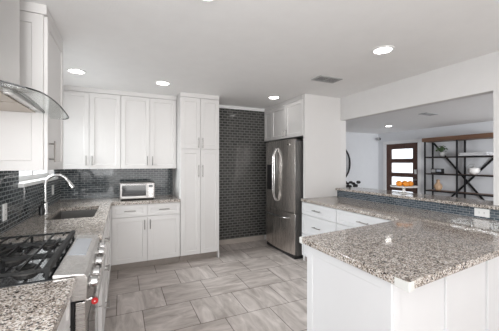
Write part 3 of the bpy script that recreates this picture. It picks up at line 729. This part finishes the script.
# round mirror on the far left wall
t = thing('round_mirror', 'large round mirror with thin black frame on the living room wall', 'mirror', (5.79, FY-0.001, 1.42))
MB().lathe([(0.0, -0.012), (0.56, -0.012), (0.56, -0.001), (0, -0.001)], n=48, axis='y').build('glass', 'mirror', t, label='silver mirror glass')
MB().lathe([(0.561, -0.03), (0.595, -0.03), (0.595, -0.001), (0.561, -0.001), (0.561, -0.03)], n=48, axis='y').build('frame', 'blackmetal', t, smooth=True, label='thin black frame')

# dark-leaved plant on a stand behind the bar
px_, py_ = 5.57, 5.65
t = thing('plant_stand', 'low black stand behind the bar carrying the dark plant', 'plant stand', (px_, py_, 0))
MB().lathe([(0.16, 0.57), (0.16, 0.592), (0, 0.592)], n=24).build('top', 'blackmetal', t)
for k in range(3):
    a = 2*PI*k/3
    MB().tube([(0.12*math.cos(a), 0.12*math.sin(a), 0.57), (0.16*math.cos(a), 0.16*math.sin(a), 0.001)], 0.012, 8).build('leg', 'blackmetal', t, smooth=True)
t = thing('potted_plant', 'dark round-leaved plant seen just over the far end of the bar', 'plant', (px_, py_, 0.593))
MB().lathe([(0.07, 0.0005), (0.09, 0.14), (0.08, 0.14), (0.075, 0.11), (0, 0.11)], n=20).build('pot', 'stonepot', t, smooth=True)
spots = [(-0.19, 0, 0.32, .048), (-0.02, 0.03, 0.325, .042), (0.17, 0, 0.33, .045), (-0.20, 0.03, 0.23, .048), (-0.09, -0.02, 0.20, .072), (0.09, 0.0, 0.235, .052), (-0.11, 0.0, 0.29, .035), (0.05, 0.03, 0.29, .04)]
rx, ry = math.cos(YAW), -math.sin(YAW)
st_ = MB(); lf = MB()
for a, b_, z, r in spots:
    p = (a*rx-b_*ry, a*ry+b_*rx, z)
    st_.tube([(0, 0, 0.10), (p[0]*0.5, p[1]*0.5, 0.16+0.3*(z-0.16)), p], 0.004, 5)
    lf.blob(p, r*1.25, 2, 0.35, (1, 1, 0.75))
st_.build('stems', 'leaf', t); lf.build('foliage', 'dark_leaf', t)

# ------------------------------------------------------------------ shelf unit
sh = thing('shelf_unit', 'tall black metal and wood shelf unit with crossed braces against the living room wall', 'shelf unit', (0, 0, 0))
Xf, Xb, Ya, Ym, Yc, ZT = 7.22, 7.54, 4.77, 4.00, 3.23, 2.08
k = 0
for y in (Ya, Ym, Yc):
    for x in (Xf, Xb):
        MB().box(x-0.016, y-0.016, 0.001, x+0.016, y+0.016, ZT-0.1).build('post', 'blackmetal', sh)
MB().box(Xf-0.05, Yc-0.05, ZT-0.0995, Xb+0.03, Ya+0.05, ZT).build('top_board', 'wood_shelf', sh, bevel=0.004)
SZ = [0.30, 0.735, 1.165, 1.595]
for z in SZ:
    MB().box(Xf+0.019, Yc+0.0, z-0.035, Xb-0.019, Ya, z).build('shelf_board', 'wood_shelf', sh, bevel=0.003)
    MB().bar((Xf, Yc+0.019, z-0.018), (Xf, Ym-0.019, z-0.018), 0.024, 0.03).bar((Xf, Ym+0.019, z-0.018), (Xf, Ya-0.019, z-0.018), 0.024, 0.03).build('shelf_rail', 'blackmetal', sh)
MB().bar((Xb+0.028, Ya-0.01, ZT-0.12), (Xb+0.028, Yc+0.01, 0.1), 0.02, 0.04).build('cross_brace', 'blackmetal', sh)
MB().bar((Xb+0.040, Yc+0.01, ZT-0.32), (Xb+0.040, Ya-0.01, 0.1), 0.02, 0.04).build('cross_brace', 'blackmetal', sh)
Xs = 7.36
t = thing('potted_plant', 'small leafy green plant in a pale pot on the upper shelf', 'plant', (Xs, 4.42, SZ[3]))
MB().lathe([(0.05, 0.0008), (0.075, 0.05), (0.075, 0.11), (0.066, 0.11), (0.06, 0.09), (0, 0.09)], n=20).build('pot', 'stonepot', t, smooth=True)
lf = MB()
for i in range(90):
    a = random.uniform(0, 2*PI); e_ = random.uniform(-0.2, 1.4); r = random.uniform(0.05, 0.135)
    c = Vector((r*math.cos(a)*math.cos(e_), r*math.sin(a)*math.cos(e_), 0.145+r*math.sin(e_)))
    lf.blob(c, random.uniform(0.014, 0.026), 1, 0.3, (1, 1, 0.45))
lf.build('foliage', 'leaf', t)
t = thing('table_radio', 'small black radio on the middle shelf left of the centre post', 'radio', (Xs-0.06, 4.50, SZ[2]), FACE_LEFT)
MB().box(-0.14, -0.05, 0.0008, 0.14, 0.05, 0.125).build('case', 'black', t, bevel=0.008)
MB().box(-0.12, -0.0525, 0.03, -0.02, -0.0505, 0.105).build('speaker_grille', 'vent', t)
MB().box(0.01, -0.0525, 0.05, 0.12, -0.0505, 0.105).build('dial_window', 'screen', t)
t = thing('wood_vase', 'light wood pear-shaped vase on the lower shelf', 'vase', (Xs, 4.52, SZ[1]))
MB().lathe([(0.045, 0.0008), (0.09, 0.05), (0.098, 0.10), (0.08, 0.15), (0.045, 0.19), (0.036, 0.23), (0.045, 0.255), (0.03, 0.275), (0, 0.278)], n=24).build('body', 'wood_light', t, smooth=True)
t = thing('ceramic_teapot', 'round white lidded ceramic pot on the middle shelf right of the centre post', 'pot', (Xs, 3.72, SZ[2]))
MB().lathe([(0.05, 0.0008), (0.10, 0.04), (0.118, 0.09), (0.10, 0.145), (0.05, 0.165), (0, 0.165)], n=24).build('body', 'ceramic', t, smooth=True)
MB().lathe([(0.045, 0.1655), (0.042, 0.178), (0.012, 0.185), (0.016, 0.205), (0, 0.21)], n=20).build('lid', 'stonepot', t, smooth=True)
MB().tube([(0, 0.10, 0.12), (0, 0.13, 0.18), (0, 0.08, 0.235), (0, -0.02, 0.24)], 0.008, 8).build('handle', 'stonepot', t, smooth=True)
for kk, (za, hh, lab) in enumerate(((0.0, 0.042, 'folded white linen lying lowest on the upper right shelf'), (0.043, 0.035, 'folded white linen lying on top of another folded linen'))):
    o = MB().box(-0.14, -0.30+0.02*kk, 0.0008, 0.14, 0.30-0.03*kk, hh).build('folded_linen', 'cloth', bevel=0.012, segs=3)
    o.location = (Xs, 3.68, SZ[3]+za); tag(o, lab, 'linen', 'folded linens on the shelf')

# ------------------------------------------------------------------ cake stand with oranges on the bar
cx, cy, cz = 3.25, 2.42, 1.042
t = thing('cake_stand', 'white pedestal cake stand holding oranges on the bar top', 'cake stand', (cx, cy, cz))
MB().lathe([(0.060, 0.0008), (0.058, 0.008), (0.022, 0.02), (0.016, 0.05), (0.022, 0.068), (0.03, 0.074), (0, 0.074)], n=28).build('pedestal', 'ceramic', t, smooth=True)
MB().lathe([(0.028, 0.0745), (0.150, 0.080), (0.160, 0.098), (0.153, 0.098), (0.146, 0.086), (0, 0.086)], n=36).build('plate', 'ceramic', t, smooth=True)
of = MB().blob((0, 0, 0), 0.036, 3, 0.02)
o0 = of.build('fruit', 'orange', None, smooth=True)
me = o0.data; bpy.data.objects.remove(o0)
for k, (a, b_, c, lab) in enumerate(((-0.068, -0.02, 0, 'leftmost orange on the white cake stand'), (0.004, -0.035, 0, 'middle front orange on the white cake stand'), (0.074, -0.015, 0, 'rightmost orange on the white cake stand'),
                                 (-0.036, 0.045, 0, 'left one of the two oranges at the back of the cake stand'), (0.04, 0.048, 0, 'right one of the two oranges at the back of the cake stand'))):
    r = thing('orange', lab, 'orange', (cx+a*rx-b_*ry, cy+a*ry+b_*rx, cz+0.0868+0.0362), 0, 'oranges on the cake stand')
    q_ = bpy.data.objects.new('fruit_body', me); C.objects.link(q_); q_.parent = r; q_.rotation_euler = (k, k*0.7, 0)
    MB().lathe([(0.004, 0.0345), (0.004, 0.038), (0, 0.038)], n=8).build('stem_end', 'leaf', r)
